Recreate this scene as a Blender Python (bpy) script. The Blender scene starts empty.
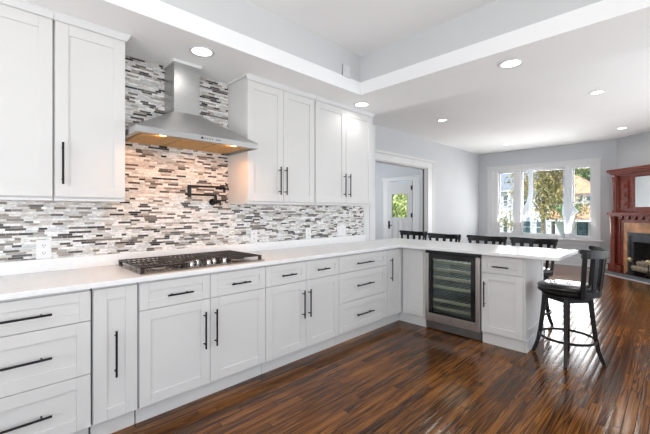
import bpy, bmesh, math, random
from mathutils import Vector, Matrix, Euler
random.seed(7)
sc = bpy.context.scene
col = sc.collection
PI = math.pi

# ---------------------------------------------------------------- camera
cam_d = bpy.data.cameras.new('camera'); cam = bpy.data.objects.new('camera', cam_d); col.objects.link(cam)
cam.location = (0, -2.908, 1.309)
cam.rotation_euler = (PI/2, 0, -math.radians(44.711))
cam_d.sensor_width = 36; cam_d.lens = 347.15/650*36
cam_d.shift_y = -5.978/650*-1*-1   # horizon slightly above the middle
cam_d.clip_start = .05; cam_d.clip_end = 300
sc.camera = cam

# ---------------------------------------------------------------- view, world, sun
sc.view_settings.view_transform = 'Standard'; sc.view_settings.look = 'None'
sc.view_settings.gamma = 1; sc.view_settings.use_curve_mapping = False
sc.view_settings.exposure = -0.2
w = bpy.data.worlds.new('sky'); sc.world = w; w.use_nodes = True
nt = w.node_tree; nt.nodes.clear()
out = nt.nodes.new('ShaderNodeOutputWorld'); bg = nt.nodes.new('ShaderNodeBackground')
tc = nt.nodes.new('ShaderNodeTexCoord'); nz = nt.nodes.new('ShaderNodeTexNoise'); rp = nt.nodes.new('ShaderNodeValToRGB')
nz.inputs['Scale'].default_value = 3.0; nz.inputs['Detail'].default_value = 4
rp.color_ramp.elements[0].position = .45; rp.color_ramp.elements[0].color = (.45, .66, .95, 1)
rp.color_ramp.elements[1].position = .62; rp.color_ramp.elements[1].color = (.93, .95, .98, 1)
nt.links.new(tc.outputs['Generated'], nz.inputs['Vector']); nt.links.new(nz.outputs['Fac'], rp.inputs['Fac'])
nt.links.new(rp.outputs['Color'], bg.inputs['Color']); bg.inputs['Strength'].default_value = 2.2
nt.links.new(bg.outputs['Background'], out.inputs['Surface'])
sd = bpy.data.lights.new('sun', 'SUN'); sd.energy = 5.5; sd.angle = .02; sd.color = (1, .96, .9)
so = bpy.data.objects.new('sun', sd); col.objects.link(so)
so.rotation_euler = Vector((1, -.35, -1.0)).to_track_quat('-Z', 'Y').to_euler()
WALL_CEIL = 2.92

def area(name, loc, aim, sx, sy, power, color=(1, 1, 1)):
    d = bpy.data.lights.new(name, 'AREA'); d.shape = 'RECTANGLE'; d.size = sx; d.size_y = sy; d.energy = power; d.color = color
    o = bpy.data.objects.new(name, d); col.objects.link(o); o.location = loc
    o.rotation_euler = Vector(aim).to_track_quat('-Z', 'Y').to_euler(); return o
# front window daylight; the other lamps are fill at unseen openings, added for light
area('daylight_bay', (10.32, -.53, 1.55), (-1, 0, .40), 2.2, 1.65, 165, (.99, .99, .985))
area('added_fill_side', (-.2, -4.72, 1.15), (0, 1, 1.7), 2.3, 1.3, 85, (1, .975, .94))  # added fill lamp, tilted up to brighten cabinets and soffit
area('added_fill_right', (4.2, -4.72, 1.0), (0, 1, 1.6), 2.7, 1.6, 55, (1, .975, .94))  # added fill lamp at an unseen opening in the right wall
area('added_fill_living', (6.9, -4.72, 1.45), (0, 1, .8), 1.5, 1.9, 60, (1, .975, .94))  # opening and lamp added to brighten the living room
area('added_fill_rear', (-2.32, -2.6, 1.15), (1, 0, 1.6), 2.2, 1.3, 90, (1, .975, .94))  # added fill lamp behind the camera, tilted up at the ceiling
area('added_fill_foyer', (6.2, 4.72, 1.6), (0, -1, .1), 2.0, 1.6, 85, (.95, .98, 1))  # added out of view to brighten the foyer

# ---------------------------------------------------------------- materials
def new_mat(name):
    m = bpy.data.materials.new(name); m.use_nodes = True
    return m, m.node_tree, m.node_tree.nodes['Principled BSDF']
def simple(name, c, rough=.5, metal=0, var=.04, scale=8, coat=0, bump=0, trans=0, stretch=None, spec=None):
    m, t, b = new_mat(name)
    g = t.nodes.new('ShaderNodeTexCoord'); n = t.nodes.new('ShaderNodeTexNoise'); n.inputs['Scale'].default_value = scale
    n.inputs['Detail'].default_value = 3
    if stretch:
        mp = t.nodes.new('ShaderNodeMapping'); mp.inputs['Scale'].default_value = stretch
        t.links.new(g.outputs['Object'], mp.inputs['Vector']); t.links.new(mp.outputs['Vector'], n.inputs['Vector'])
    else: t.links.new(g.outputs['Object'], n.inputs['Vector'])
    r = t.nodes.new('ShaderNodeValToRGB')
    r.color_ramp.elements[0].position = .3; r.color_ramp.elements[1].position = .7
    r.color_ramp.elements[0].color = (*[max(0, x*(1-var)) for x in c], 1); r.color_ramp.elements[1].color = (*[min(1, x*(1+var)) for x in c], 1)
    t.links.new(n.outputs['Fac'], r.inputs['Fac']); t.links.new(r.outputs['Color'], b.inputs['Base Color'])
    b.inputs['Roughness'].default_value = rough; b.inputs['Metallic'].default_value = metal
    b.inputs['Coat Weight'].default_value = coat; b.inputs['Transmission Weight'].default_value = trans
    if spec is not None: b.inputs['Specular IOR Level'].default_value = spec
    if bump:
        bp = t.nodes.new('ShaderNodeBump'); bp.inputs['Strength'].default_value = bump; bp.inputs['Distance'].default_value = .01
        t.links.new(n.outputs['Fac'], bp.inputs['Height']); t.links.new(bp.outputs['Normal'], b.inputs['Normal'])
    return m
def emit(name, c, s):
    m, t, b = new_mat(name)
    b.inputs['Base Color'].default_value = (.9, .9, .9, 1); b.inputs['Emission Color'].default_value = (*c, 1); b.inputs['Emission Strength'].default_value = s
    return m
def M(t, op, a, b=None, c=None):
    n = t.nodes.new('ShaderNodeMath'); n.operation = op
    for i, v in enumerate((a, b, c)):
        if v is None: continue
        if isinstance(v, (int, float)): n.inputs[i].default_value = v
        else: t.links.new(v, n.inputs[i])
    return n.outputs[0]
def wn(t, a, b=None):
    n = t.nodes.new('ShaderNodeTexWhiteNoise'); n.noise_dimensions = '2D'
    cb = t.nodes.new('ShaderNodeCombineXYZ'); t.links.new(a, cb.inputs[0])
    if b is not None:
        if isinstance(b, (int, float)): cb.inputs[1].default_value = b
        else: t.links.new(b, cb.inputs[1])
    t.links.new(cb.outputs[0], n.inputs['Vector']); return n.outputs['Value']
def ramp(t, fac, stops, interp='LINEAR'):
    r = t.nodes.new('ShaderNodeValToRGB'); r.color_ramp.interpolation = interp
    el = r.color_ramp.elements
    while len(el) > 1: el.remove(el[-1])
    el[0].position = stops[0][0]; el[0].color = (*stops[0][1], 1)
    for p, c in stops[1:]:
        e = el.new(p); e.color = (*c, 1)
    t.links.new(fac, r.inputs['Fac']); return r.outputs['Color']

def tile_mat():
    m, t, b = new_mat('linear_mosaic')
    g = t.nodes.new('ShaderNodeNewGeometry'); s = t.nodes.new('ShaderNodeSeparateXYZ'); t.links.new(g.outputs['Position'], s.inputs[0])
    H = .0150
    zr = M(t, 'DIVIDE', s.outputs['Z'], H); row = M(t, 'FLOOR', zr); fz = M(t, 'FRACT', zr)
    off = M(t, 'MULTIPLY', wn(t, row, 3.3), 17.0)
    L = M(t, 'MULTIPLY_ADD', wn(t, row, 9.1), .05, .115)
    ux = M(t, 'ADD', M(t, 'DIVIDE', s.outputs['X'], L), off)
    cell = M(t, 'FLOOR', ux); fx = M(t, 'FRACT', ux)
    split = M(t, 'MULTIPLY_ADD', wn(t, cell, row), .5, .25)
    hi = M(t, 'GREATER_THAN', fx, split)
    idc = M(t, 'MULTIPLY_ADD', hi, .5, cell)
    rnd = wn(t, idc, M(t, 'ADD', row, .25)); rnd2 = wn(t, idc, M(t, 'ADD', row, 77.7))
    c = ramp(t, rnd, [(0, (.025, .021, .019)), (.08, (.085, .07, .062)), (.16, (.19, .16, .135)), (.23, (.38, .345, .30)), (.33, (.60, .575, .535)), (.52, (.80, .79, .77)), (.85, (.60, .61, .61))], 'CONSTANT')
    # veining of the stone pieces
    n = t.nodes.new('ShaderNodeTexNoise'); n.inputs['Scale'].default_value = 45; n.inputs['Detail'].default_value = 5
    mp = t.nodes.new('ShaderNodeMapping'); mp.inputs['Scale'].default_value = (1, 1, 2.5)
    t.links.new(g.outputs['Position'], mp.inputs['Vector']); t.links.new(mp.outputs['Vector'], n.inputs['Vector'])
    vein = M(t, 'MULTIPLY_ADD', n.outputs['Fac'], 1.3, .36)
    mx = t.nodes.new('ShaderNodeMix'); mx.data_type = 'RGBA'; mx.blend_type = 'MULTIPLY'; mx.inputs[0].default_value = 1
    cb = t.nodes.new('ShaderNodeCombineXYZ')
    for i in range(3): t.links.new(vein, cb.inputs[i])
    t.links.new(c, mx.inputs[6]); t.links.new(cb.outputs[0], mx.inputs[7])
    # joints
    e1 = M(t, 'LESS_THAN', fz, .09)
    dx = M(t, 'MULTIPLY', M(t, 'ABSOLUTE', M(t, 'SUBTRACT', fx, split)), L)
    e2 = M(t, 'LESS_THAN', dx, .0009); e3 = M(t, 'LESS_THAN', M(t, 'MULTIPLY', fx, L), .0016)
    e = M(t, 'MAXIMUM', e1, M(t, 'MAXIMUM', e2, e3))
    mg = t.nodes.new('ShaderNodeMix'); mg.data_type = 'RGBA'; t.links.new(e, mg.inputs[0]); t.links.new(mx.outputs[2], mg.inputs[6]); mg.inputs[7].default_value = (.55, .54, .52, 1)
    t.links.new(mg.outputs[2], b.inputs['Base Color'])
    t.links.new(M(t, 'MULTIPLY_ADD', rnd2, .4, .12), b.inputs['Roughness'])
    bp = t.nodes.new('ShaderNodeBump'); bp.inputs['Strength'].default_value = .5; bp.inputs['Distance'].default_value = .002
    t.links.new(M(t, 'ADD', M(t, 'SUBTRACT', 1, e), M(t, 'MULTIPLY', rnd2, .8)), bp.inputs['Height']); t.links.new(bp.outputs['Normal'], b.inputs['Normal'])
    return m

def floor_mat():
    m, t, b = new_mat('oak_strip')
    g = t.nodes.new('ShaderNodeNewGeometry'); s = t.nodes.new('ShaderNodeSeparateXYZ'); t.links.new(g.outputs['Position'], s.inputs[0])
    Wd = .057
    yr = M(t, 'DIVIDE', s.outputs['Y'], Wd); row = M(t, 'FLOOR', yr); fy = M(t, 'FRACT', yr)
    ux = M(t, 'ADD', M(t, 'DIVIDE', s.outputs['X'], .95), M(t, 'MULTIPLY', wn(t, row, 1.7), 13))
    cell = M(t, 'FLOOR', ux); fx = M(t, 'FRACT', ux)
    rnd = wn(t, cell, row); rnd2 = wn(t, cell, M(t, 'ADD', row, 31.3))
    # grain: strongly stretched noise, shifted per plank
    cb = t.nodes.new('ShaderNodeCombineXYZ')
    t.links.new(M(t, 'MULTIPLY_ADD', s.outputs['X'], .75, M(t, 'MULTIPLY', rnd, 40)), cb.inputs[0])
    t.links.new(M(t, 'MULTIPLY_ADD', s.outputs['Y'], 20, M(t, 'MULTIPLY', rnd2, 30)), cb.inputs[1])
    n = t.nodes.new('ShaderNodeTexNoise'); n.inputs['Scale'].default_value = 1.3; n.inputs['Detail'].default_value = 3; n.inputs['Distortion'].default_value = .6
    t.links.new(cb.outputs[0], n.inputs['Vector'])
    rings = M(t, 'FRACT', M(t, 'MULTIPLY', n.outputs['Fac'], 7))
    ring = M(t, 'ABSOLUTE', M(t, 'MULTIPLY_ADD', rings, 2, -1))
    fine = t.nodes.new('ShaderNodeTexNoise'); fine.inputs['Scale'].default_value = 1; fine.inputs['Detail'].default_value = 4
    cb2 = t.nodes.new('ShaderNodeCombineXYZ'); t.links.new(M(t, 'MULTIPLY', s.outputs['X'], 3.2), cb2.inputs[0]); t.links.new(M(t, 'MULTIPLY', s.outputs['Y'], 230), cb2.inputs[1])
    t.links.new(cb2.outputs[0], fine.inputs['Vector'])
    big = t.nodes.new('ShaderNodeTexNoise'); big.inputs['Scale'].default_value = 1.1; big.inputs['Detail'].default_value = 2
    t.links.new(g.outputs['Position'], big.inputs['Vector'])
    f = M(t, 'MULTIPLY_ADD', ring, .30, M(t, 'MULTIPLY', rnd, .24))
    f = M(t, 'ADD', f, M(t, 'MULTIPLY_ADD', fine.outputs['Fac'], .5, -.25))
    f = M(t, 'ADD', f, M(t, 'MULTIPLY_ADD', big.outputs['Fac'], .7, -.35))
    c = ramp(t, f, [(0, (.020, .007, .0025)), (.24, (.095, .033, .0065)), (.55, (.26, .097, .018)), (1, (.50, .225, .056))])
    e = M(t, 'MAXIMUM', M(t, 'LESS_THAN', fy, .055), M(t, 'LESS_THAN', fx, .004))
    mg = t.nodes.new('ShaderNodeMix'); mg.data_type = 'RGBA'; t.links.new(e, mg.inputs[0]); t.links.new(c, mg.inputs[6]); mg.inputs[7].default_value = (.008, .004, .002, 1)
    t.links.new(mg.outputs[2], b.inputs['Base Color'])
    t.links.new(M(t, 'MULTIPLY_ADD', fine.outputs['Fac'], .08, .12), b.inputs['Roughness'])
    b.inputs['Specular IOR Level'].default_value = .34
    bp = t.nodes.new('ShaderNodeBump'); bp.inputs['Strength'].default_value = .5; bp.inputs['Distance'].default_value = .003
    # plank crowning and small tilt from plank to plank
    crown = M(t, 'MULTIPLY', M(t, 'SUBTRACT', fy, M(t, 'MULTIPLY', fy, fy)), 1.6)
    h = M(t, 'ADD', M(t, 'ADD', crown, M(t, 'MULTIPLY', rnd2, .3)), M(t, 'MULTIPLY', fine.outputs['Fac'], .04))
    t.links.new(h, bp.inputs['Height']); t.links.new(bp.outputs['Normal'], b.inputs['Normal'])
    return m

def steel_mat(name, c=(.50, .50, .495), rough=.38, stretch=(2, 2, 160)):
    m = simple(name, c, rough, 1, .10, 3, bump=.02, stretch=stretch); return m

def glass_mat(name, tint=(1, 1, 1), mixf=.88, rough=0.0):
    m = bpy.data.materials.new(name); m.use_nodes = True; t = m.node_tree; t.nodes.clear()
    o = t.nodes.new('ShaderNodeOutputMaterial'); mx = t.nodes.new('ShaderNodeMixShader'); tr = t.nodes.new('ShaderNodeBsdfTransparent'); gl = t.nodes.new('ShaderNodeBsdfGlossy')
    fr = t.nodes.new('ShaderNodeFresnel'); fr.inputs['IOR'].default_value = 1.45
    tr.inputs['Color'].default_value = (*tint, 1); gl.inputs['Roughness'].default_value = rough
    n = t.nodes.new('ShaderNodeTexNoise'); n.inputs['Scale'].default_value = .6
    k = M(t, 'MULTIPLY', fr.outputs[0], M(t, 'MULTIPLY_ADD', n.outputs['Fac'], .1, mixf))
    t.links.new(k, mx.inputs[0]); t.links.new(tr.outputs[0], mx.inputs[1]); t.links.new(gl.outputs[0], mx.inputs[2]); t.links.new(mx.outputs[0], o.inputs['Surface'])
    return m

def siding_mat(name, c):
    m, t, b = new_mat(name)
    g = t.nodes.new('ShaderNodeNewGeometry'); s = t.nodes.new('ShaderNodeSeparateXYZ'); t.links.new(g.outputs['Position'], s.inputs[0])
    f = M(t, 'FRACT', M(t, 'DIVIDE', s.outputs['Z'], .14)); e = M(t, 'LESS_THAN', f, .12)
    mg = t.nodes.new('ShaderNodeMix'); mg.data_type = 'RGBA'; t.links.new(e, mg.inputs[0]); mg.inputs[6].default_value = (*c, 1); mg.inputs[7].default_value = (*[x*.7 for x in c], 1)
    t.links.new(mg.outputs[2], b.inputs['Base Color']); b.inputs['Roughness'].default_value = .7; return m

WHITE = simple('cabinet_white', (.67, .662, .645), .42, 0, .015, 3)
WHITE_IN = simple('carcass_white', (.62, .62, .63), .5, 0, .02, 3)
QUARTZ = simple('white_quartz', (.86, .86, .855), .26, 0, .03, 30)
BLACK = simple('matte_black_metal', (.012, .012, .013), .38, .6, .2, 30)
TILE = tile_mat(); FLOOR = floor_mat()
WALLP = simple('wall_paint', (.565, .585, .60), .75, 0, .015, 2)
TRAYP = simple('tray_paint', (.60, .612, .615), .75, 0, .015, 2)
CEILP = simple('ceiling_paint', (.875, .88, .88), .85, 0, .012, 1.5)
TRIM = simple('trim_white', (.68, .68, .68), .45, 0, .012, 3)
STEEL = steel_mat('brushed_steel'); STEELH = steel_mat('brushed_steel_horizontal', stretch=(2, 160, 160))
STEELW = simple('warm_steel', (.60, .565, .53), .3, 1, .08, 3, stretch=(160, 2, 2))
FILTER = simple('filter_warm_reflection', (.60, .38, .18), .45, .85, .15, 60)  # steel filters; warm reflected light is put into the base colour
IRON = simple('cast_iron', (.028, .02, .018), .42, .35, .35, 30, bump=.1)
LEATHER = simple('black_leather', (.010, .010, .011), .25, 0, .3, 60, coat=.2, bump=.05)
EBONY = simple('ebony_wood', (.009, .008, .008), .36, 0, .3, 8, stretch=(1, 1, 12), spec=.28)
MAHOG = simple('mahogany', (.20, .034, .018), .36, 0, .35, 5, coat=.08, stretch=(1.5, 1.5, 9), bump=.03)
MARBLE = simple('tan_marble_tile', (.58, .28, .13), .22, 0, .35, 7, coat=.3)
SLATE = simple('slate', (.10, .12, .14), .4, 0, .25, 9)
SOOT = simple('firebox_brick', (.022, .019, .017), .85, 0, .5, 14, bump=.3)
PEWTER = simple('dark_metal_surround', (.07, .075, .085), .35, .7, .25, 9)
BRASS = simple('brass', (.62, .52, .30), .28, 1, .1, 10)
BARK = simple('log_bark', (.30, .24, .17), .8, 0, .35, 14, bump=.4)
PLATE = simple('outlet_plastic', (.82, .82, .82), .35, 0, .01, 5)
DARK = simple('dark_slot', (.02, .02, .02), .6, 0, .1, 5)
GLASS = glass_mat('window_glass'); SMOKE = glass_mat('smoked_glass', (.78, .82, .80), 1.0, .02)
MIRROR = simple('mirror_silver', (.86, .88, .88), .03, 1, .005, 2)
BEECH = simple('beech_rack', (.72, .65, .50), .5, 0, .10, 6, stretch=(1, 10, 1))
INNER = simple('fridge_liner', (.16, .18, .19), .35, 0, .1, 4)
LENS = emit('lamp_lens', (1, .98, .95), 4.0)
WARML = emit('warm_lens', (1, .62, .28), 14.0)
SHEER = simple('sheer_curtain', (.78, .82, .85), .8, 0, .05, 25)
_t = SHEER.node_tree; _b = _t.nodes['Principled BSDF']; _o = _t.nodes['Material Output']
_tr = _t.nodes.new('ShaderNodeBsdfTranslucent'); _tr.inputs['Color'].default_value = (.9, .93, .95, 1); _mx = _t.nodes.new('ShaderNodeMixShader'); _mx.inputs[0].default_value = .22
_t.links.new(_b.outputs[0], _mx.inputs[1]); _t.links.new(_tr.outputs[0], _mx.inputs[2]); _t.links.new(_mx.outputs[0], _o.inputs['Surface'])

# ---------------------------------------------------------------- mesh helpers
class MB:
    def __init__(s): s.bm = bmesh.new()
    def box(s, x0, x1, y0, y1, z0, z1, rot=None):
        r = bmesh.ops.create_cube(s.bm, size=1)
        mt = Matrix.Translation(((x0+x1)/2, (y0+y1)/2, (z0+z1)/2)) @ (rot or Matrix()) @ Matrix.Diagonal((abs(x1-x0), abs(y1-y0), abs(z1-z0), 1))
        bmesh.ops.transform(s.bm, matrix=mt, verts=r['verts']); return s
    def cyl(s, a, b, r1, r2=None, n=16):
        a, b = Vector(a), Vector(b); d = b-a; r2 = r1 if r2 is None else r2
        r = bmesh.ops.create_cone(s.bm, cap_ends=True, segments=n, radius1=r1, radius2=r2, depth=d.length)
        q = d.to_track_quat('Z', 'Y').to_matrix().to_4x4()
        bmesh.ops.transform(s.bm, matrix=Matrix.Translation((a+b)/2) @ q, verts=r['verts']); return s
    def sphere(s, c, r, sc_=(1, 1, 1), n=16):
        q = bmesh.ops.create_uvsphere(s.bm, u_segments=n, v_segments=max(6, n//2), radius=r)
        bmesh.ops.transform(s.bm, matrix=Matrix.Translation(c) @ Matrix.Diagonal((*sc_, 1)), verts=q['verts']); return s
    def lathe(s, prof, c=(0, 0, 0), n=28):
        rings = []
        for (r, z) in prof:
            if r < 1e-5: rings.append([s.bm.verts.new((c[0], c[1], c[2]+z))])
            else: rings.append([s.bm.verts.new((c[0]+r*math.cos(2*PI*k/n), c[1]+r*math.sin(2*PI*k/n), c[2]+z)) for k in range(n)])
        for A, B in zip(rings, rings[1:]):
            for k in range(n):
                k2 = (k+1) % n
                if len(A) == 1 and len(B) > 1: s.bm.faces.new((A[0], B[k2], B[k]))
                elif len(B) == 1 and len(A) > 1: s.bm.faces.new((A[k], A[k2], B[0]))
                elif len(A) > 1: s.bm.faces.new((A[k], A[k2], B[k2], B[k]))
        return s
    def sweep(s, pts, hw, hh, up=(0, 0, 1), closed=False):
        """rectangular section hw x hh (half sizes; may be lists) along pts"""
        n = len(pts); P = [Vector(p) for p in pts]; rings = []
        for i, p in enumerate(P):
            if closed: d = P[(i+1) % n]-P[i-1]
            else: d = P[min(i+1, n-1)]-P[max(i-1, 0)]
            d.normalize(); u = Vector(up); sd_ = d.cross(u).normalized(); uu = sd_.cross(d).normalized()
            a = hw[i] if isinstance(hw, (list, tuple)) else hw; b = hh[i] if isinstance(hh, (list, tuple)) else hh
            rings.append([s.bm.verts.new(p+sd_*a*x+uu*b*y) for x, y in ((-1, -1), (1, -1), (1, 1), (-1, 1))])
        m = n if closed else n-1
        for i in range(m):
            A, B = rings[i], rings[(i+1) % n]
            for k in range(4): s.bm.faces.new((A[k], A[(k+1) % 4], B[(k+1) % 4], B[k]))
        if not closed: s.bm.faces.new(rings[0][::-1]); s.bm.faces.new(rings[-1])
        return s
    def prism(s, poly, z0, z1, axis='z'):
        def v(p, h): return {'z': (p[0], p[1], h), 'y': (p[0], h, p[1]), 'x': (h, p[0], p[1])}[axis]
        A = [s.bm.verts.new(v(p, z0)) for p in poly]; B = [s.bm.verts.new(v(p, z1)) for p in poly]
        s.bm.faces.new(A[::-1]); s.bm.faces.new(B)
        for k in range(len(poly)):
            j = (k+1) % len(poly); s.bm.faces.new((A[k], A[j], B[j], B[k]))
        return s
    def build(s, name, mat, parent=None, bevel=0, smooth=False, kind=None, loc=None):
        bmesh.ops.recalc_face_normals(s.bm, faces=s.bm.faces)
        me = bpy.data.meshes.new(name); s.bm.to_mesh(me); s.bm.free(); me.materials.append(mat)
        if smooth:
            for p in me.polygons: p.use_smooth = True
        o = bpy.data.objects.new(name, me); col.objects.link(o)
        if parent: o.parent = parent
        if loc: o.location = loc
        if bevel:
            bv = o.modifiers.new('bevel', 'BEVEL'); bv.width = bevel; bv.segments = 2; bv.limit_method = 'ANGLE'
        if smooth:
            e = o.modifiers.new('split', 'EDGE_SPLIT'); e.split_angle = math.radians(40)
        if kind: o['kind'] = kind
        return o
def tag(o, label, cat, group=None, kind=None):
    o['label'] = label; o['category'] = cat
    if group: o['group'] = group
    if kind: o['kind'] = kind
    return o
def thing(name, loc, label, cat, rz=0, group=None):
    o = bpy.data.objects.new(name, None); o.empty_display_size = .1; col.objects.link(o); o.location = loc; o.rotation_euler = (0, 0, rz)
    return tag(o, label, cat, group)
def copy_tree(o, parent=None):
    c = o.copy(); col.objects.link(c); c.parent = parent
    for ch in [x for x in bpy.data.objects if x.parent == o]: copy_tree(ch, c)
    return c
def S(name, mb, mat, bevel=0): return mb.build(name, mat, None, bevel, kind='structure')

# ---------------------------------------------------------------- the room shell
XL, YR, W, YL = -2.3, -4.7, 10.1, 1.05
S('floor', MB().box(XL-.1, 10.3, YR-.1, 4.8, -.1, 0), FLOOR)
# kitchen wall and its end, tiled from the worktop to the soffit
S('wall_kitchen', MB().box(XL-.1, 3.80, 0, .14, 0, 2.95), WALLP)
S('wall_backsplash', MB().box(XL, 3.588, -.009, 0, .90, 2.475), TILE)
S('trim_1', MB().box(3.588, 3.70, -.018, 0, .914, 2.475).box(3.70, 3.806, -.026, 0, .914, 2.475).box(3.80, 3.82, -.026, .14, 0, 2.475), TRIM, .002)
S('wall_passage', MB().box(3.80, 3.95, .14, 1.2, 0, 2.95), WALLP)
# living room left wall with the wide cased opening to the foyer
S('wall_left', MB().box(3.80, 4.6, YL, YL+.16, 0, 2.95).box(7.165, W+.1, YL, YL+.16, 0, 2.95).box(4.6, 7.165, YL, YL+.16, 2.28, 2.95), WALLP)
S('trim_2', MB().box(7.165, 7.40, YL-.025, YL, 0, 2.28).box(7.39, 7.44, YL-.035, YL, 0, 2.43)
  .box(4.36, 4.6, YL-.025, YL, 0, 2.28).box(4.33, 7.44, YL-.025, YL, 2.28, 2.43).box(4.30, 7.47, YL-.055, YL, 2.41, 2.455)
  .box(7.145, 7.165, YL, YL+.06, 0, 2.28).box(7.145, 7.165, YL+.10, YL+.16, 0, 2.28).box(4.6, 4.62, YL, YL+.16, 0, 2.28).box(4.62, 7.145, YL, YL+.16, 2.26, 2.28), TRIM, .003)
S('trim_3', MB().box(7.150, 7.166, YL+.06, YL+.10, 0, 2.26), simple('pocket_gap', (.09, .09, .09), .6))
# foyer
S('wall_foyer', MB().box(8.55, 8.67, YL+.16, 2.24, 0, 2.95).box(8.55, 8.67, 3.03, 4.7, 0, 2.95).box(8.55, 8.67, 2.24, 3.03, 2.17, 2.95)
  .box(3.95, 5.2, 4.7, 4.82, 0, 2.95).box(7.2, 8.67, 4.7, 4.82, 0, 2.95).box(5.2, 7.2, 4.7, 4.82, 0, .8).box(5.2, 7.2, 4.7, 4.82, 2.4, 2.95)
  .box(3.80, 3.95, 1.2, 4.82, 0, 2.95), WALLP)
S('trim_4', MB().box(8.525, 8.55, 3.03, 3.23, 0, 2.17).box(8.525, 8.55, 2.02, 2.24, 0, 2.17).box(8.52, 8.55, 1.99, 3.26, 2.17, 2.27).box(8.49, 8.55, 1.97, 3.28, 2.26, 2.295)
  .box(8.55, 8.67, 3.01, 3.03, 0, 2.17).box(8.55, 8.67, 2.24, 2.26, 0, 2.17), TRIM, .003)
# window wall
S('wall_front', MB().box(W, W+.2, -1.62, .68, 0, .64).box(W, W+.2, -1.62, .68, 2.41, 2.95).box(W, W+.2, .68, YL+.16, 0, 2.95).box(W, W+.2, -2.2, -1.62, 0, 2.95), WALLP)
A = Vector((10.1, -1.985, 0)); u = Vector((-.70711, -.70711, 0)); nn = Vector((-.70711, .70711, 0))
sl = (A.y-YR)/.70711
B = A+u*sl
S('wall_fireplace', MB().prism([(A.x, A.y), (B.x, B.y), (B.x+.15, B.y-.15), (A.x+.15, A.y-.15)], 0, 2.95), WALLP)
S('wall_right', MB().box(XL-.1, -1.4, YR-.14, YR, 0, 2.95).box(-1.4, 1.0, YR-.14, YR, 0, .5).box(-1.4, 1.0, YR-.14, YR, 2.42, 2.95).box(1.0, 2.8, YR-.14, YR, 0, 2.95)
  .box(2.8, 5.6, YR-.14, YR, 2.42, 2.95).box(5.6, 6.1, YR-.14, YR, 0, 2.95).box(7.7, 8.0, YR-.14, YR, 0, 2.95).box(6.1, 7.7, YR-.14, YR, 0, .5).box(6.1, 7.7, YR-.14, YR, 2.42, 2.95), WALLP)
S('wall_rear', MB().box(XL-.14, XL, YR, -3.75, 0, 2.95).box(XL-.14, XL, -1.45, .1, 0, 2.95).box(XL-.14, XL, -3.75, -1.45, 0, .5).box(XL-.14, XL, -3.75, -1.45, 2.45, 2.95), WALLP)
# ceilings: soffit ring around the tray, then the higher living room ceiling
S('ceiling_soffit', MB().box(XL, 3.4, -.681, 0, 2.475, 2.60).box(2.706, 3.4, YR, -.681, 2.475, 2.60).box(XL, 2.706, YR, -3.75, 2.475, 2.60).box(XL, -1.5, -3.75, -.681, 2.475, 2.60), CEILP)
S('wall_tray', MB().box(XL, 3.4, -.671, 0, 2.60, 2.95).box(2.716, 3.4, YR, -.671, 2.60, 2.95).box(XL, 2.716, YR, -3.76, 2.60, 2.95).box(XL, -1.51, -3.76, -.671, 2.60, 2.95), TRAYP)
S('ceiling_tray', MB().box(-1.51, 2.716, -3.76, -.671, 2.87, 2.95), CEILP)
S('ceiling', MB().box(3.4, W+.2, YR-.1, YL+.16, WALL_CEIL, 3.0).box(3.8, 8.7, YL+.16, 4.82, WALL_CEIL, 3.0), CEILP)
# baseboards
S('baseboard_left', MB().box(7.44, W, YL-.02, YL, 0, .2).box(7.44, W, YL-.028, YL, .185, .215), TRIM, .003)
S('baseboard_front', MB().box(W-.02, W, -1.985, YL, 0, .2).box(W-.03, W, -1.985, YL, .185, .215).box(W-.035, W, -1.985, YL, 0, .03), TRIM, .003)
# window in three lights
ym = [(.68, .531), (.139, -.04), (-.991, -1.153), (-1.52, -1.62)]
S('trim_5', MB().box(W-.03, W, .66, .80, .64, 2.41).box(W-.03, W, -1.70, -1.60, .64, 2.41).box(W-.03, W, -1.70, .80, 2.41, 2.50).box(W-.05, W, -1.73, .83, 2.495, 2.53)
  .box(W-.02, W, -1.68, .78, .50, .60), TRIM, .003)
S('trim_6', MB().box(W-.09, W+.02, -1.76, .86, .60, .64), TRIM, .006)
wf = MB()
for a, b in ym: wf.box(W+.0, W+.14, b, a, .701, 2.364)
wf.box(W, W+.14, -1.62, .68, 2.365, 2.41).box(W, W+.14, -1.62, .68, .64, .70)
win = S('window_1', wf, TRIM, .004)
def sash(y0, y1, z0, z1, x, name='sash', fw=.035):
    return MB().box(x, x+.035, y0, y1, z1-fw, z1).box(x, x+.035, y0, y1, z0, z0+fw).box(x, x+.035, y0, y0+fw, z0, z1).box(x, x+.035, y1-fw, y1, z0, z1).build(name, TRIM, win, .003)
for (a, b) in ((.531, .139), (-1.153, -1.52)):
    for z0, z1, x in ((.70, 1.53, W+.04), (1.50, 2.365, W+.085)):
        sash(b, a, z0, z1, x, 'sash', .028)
        MB().box(x+.014, x+.02, b+.028, a-.028, z0+.028, z1-.028).build('pane', GLASS, win)
sash(-.991, -.04, .70, 2.365, W+.06, 'sash', .03)
MB().box(W+.074, W+.08, -.96, -.07, .73, 2.335).build('pane', GLASS, win)

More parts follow.
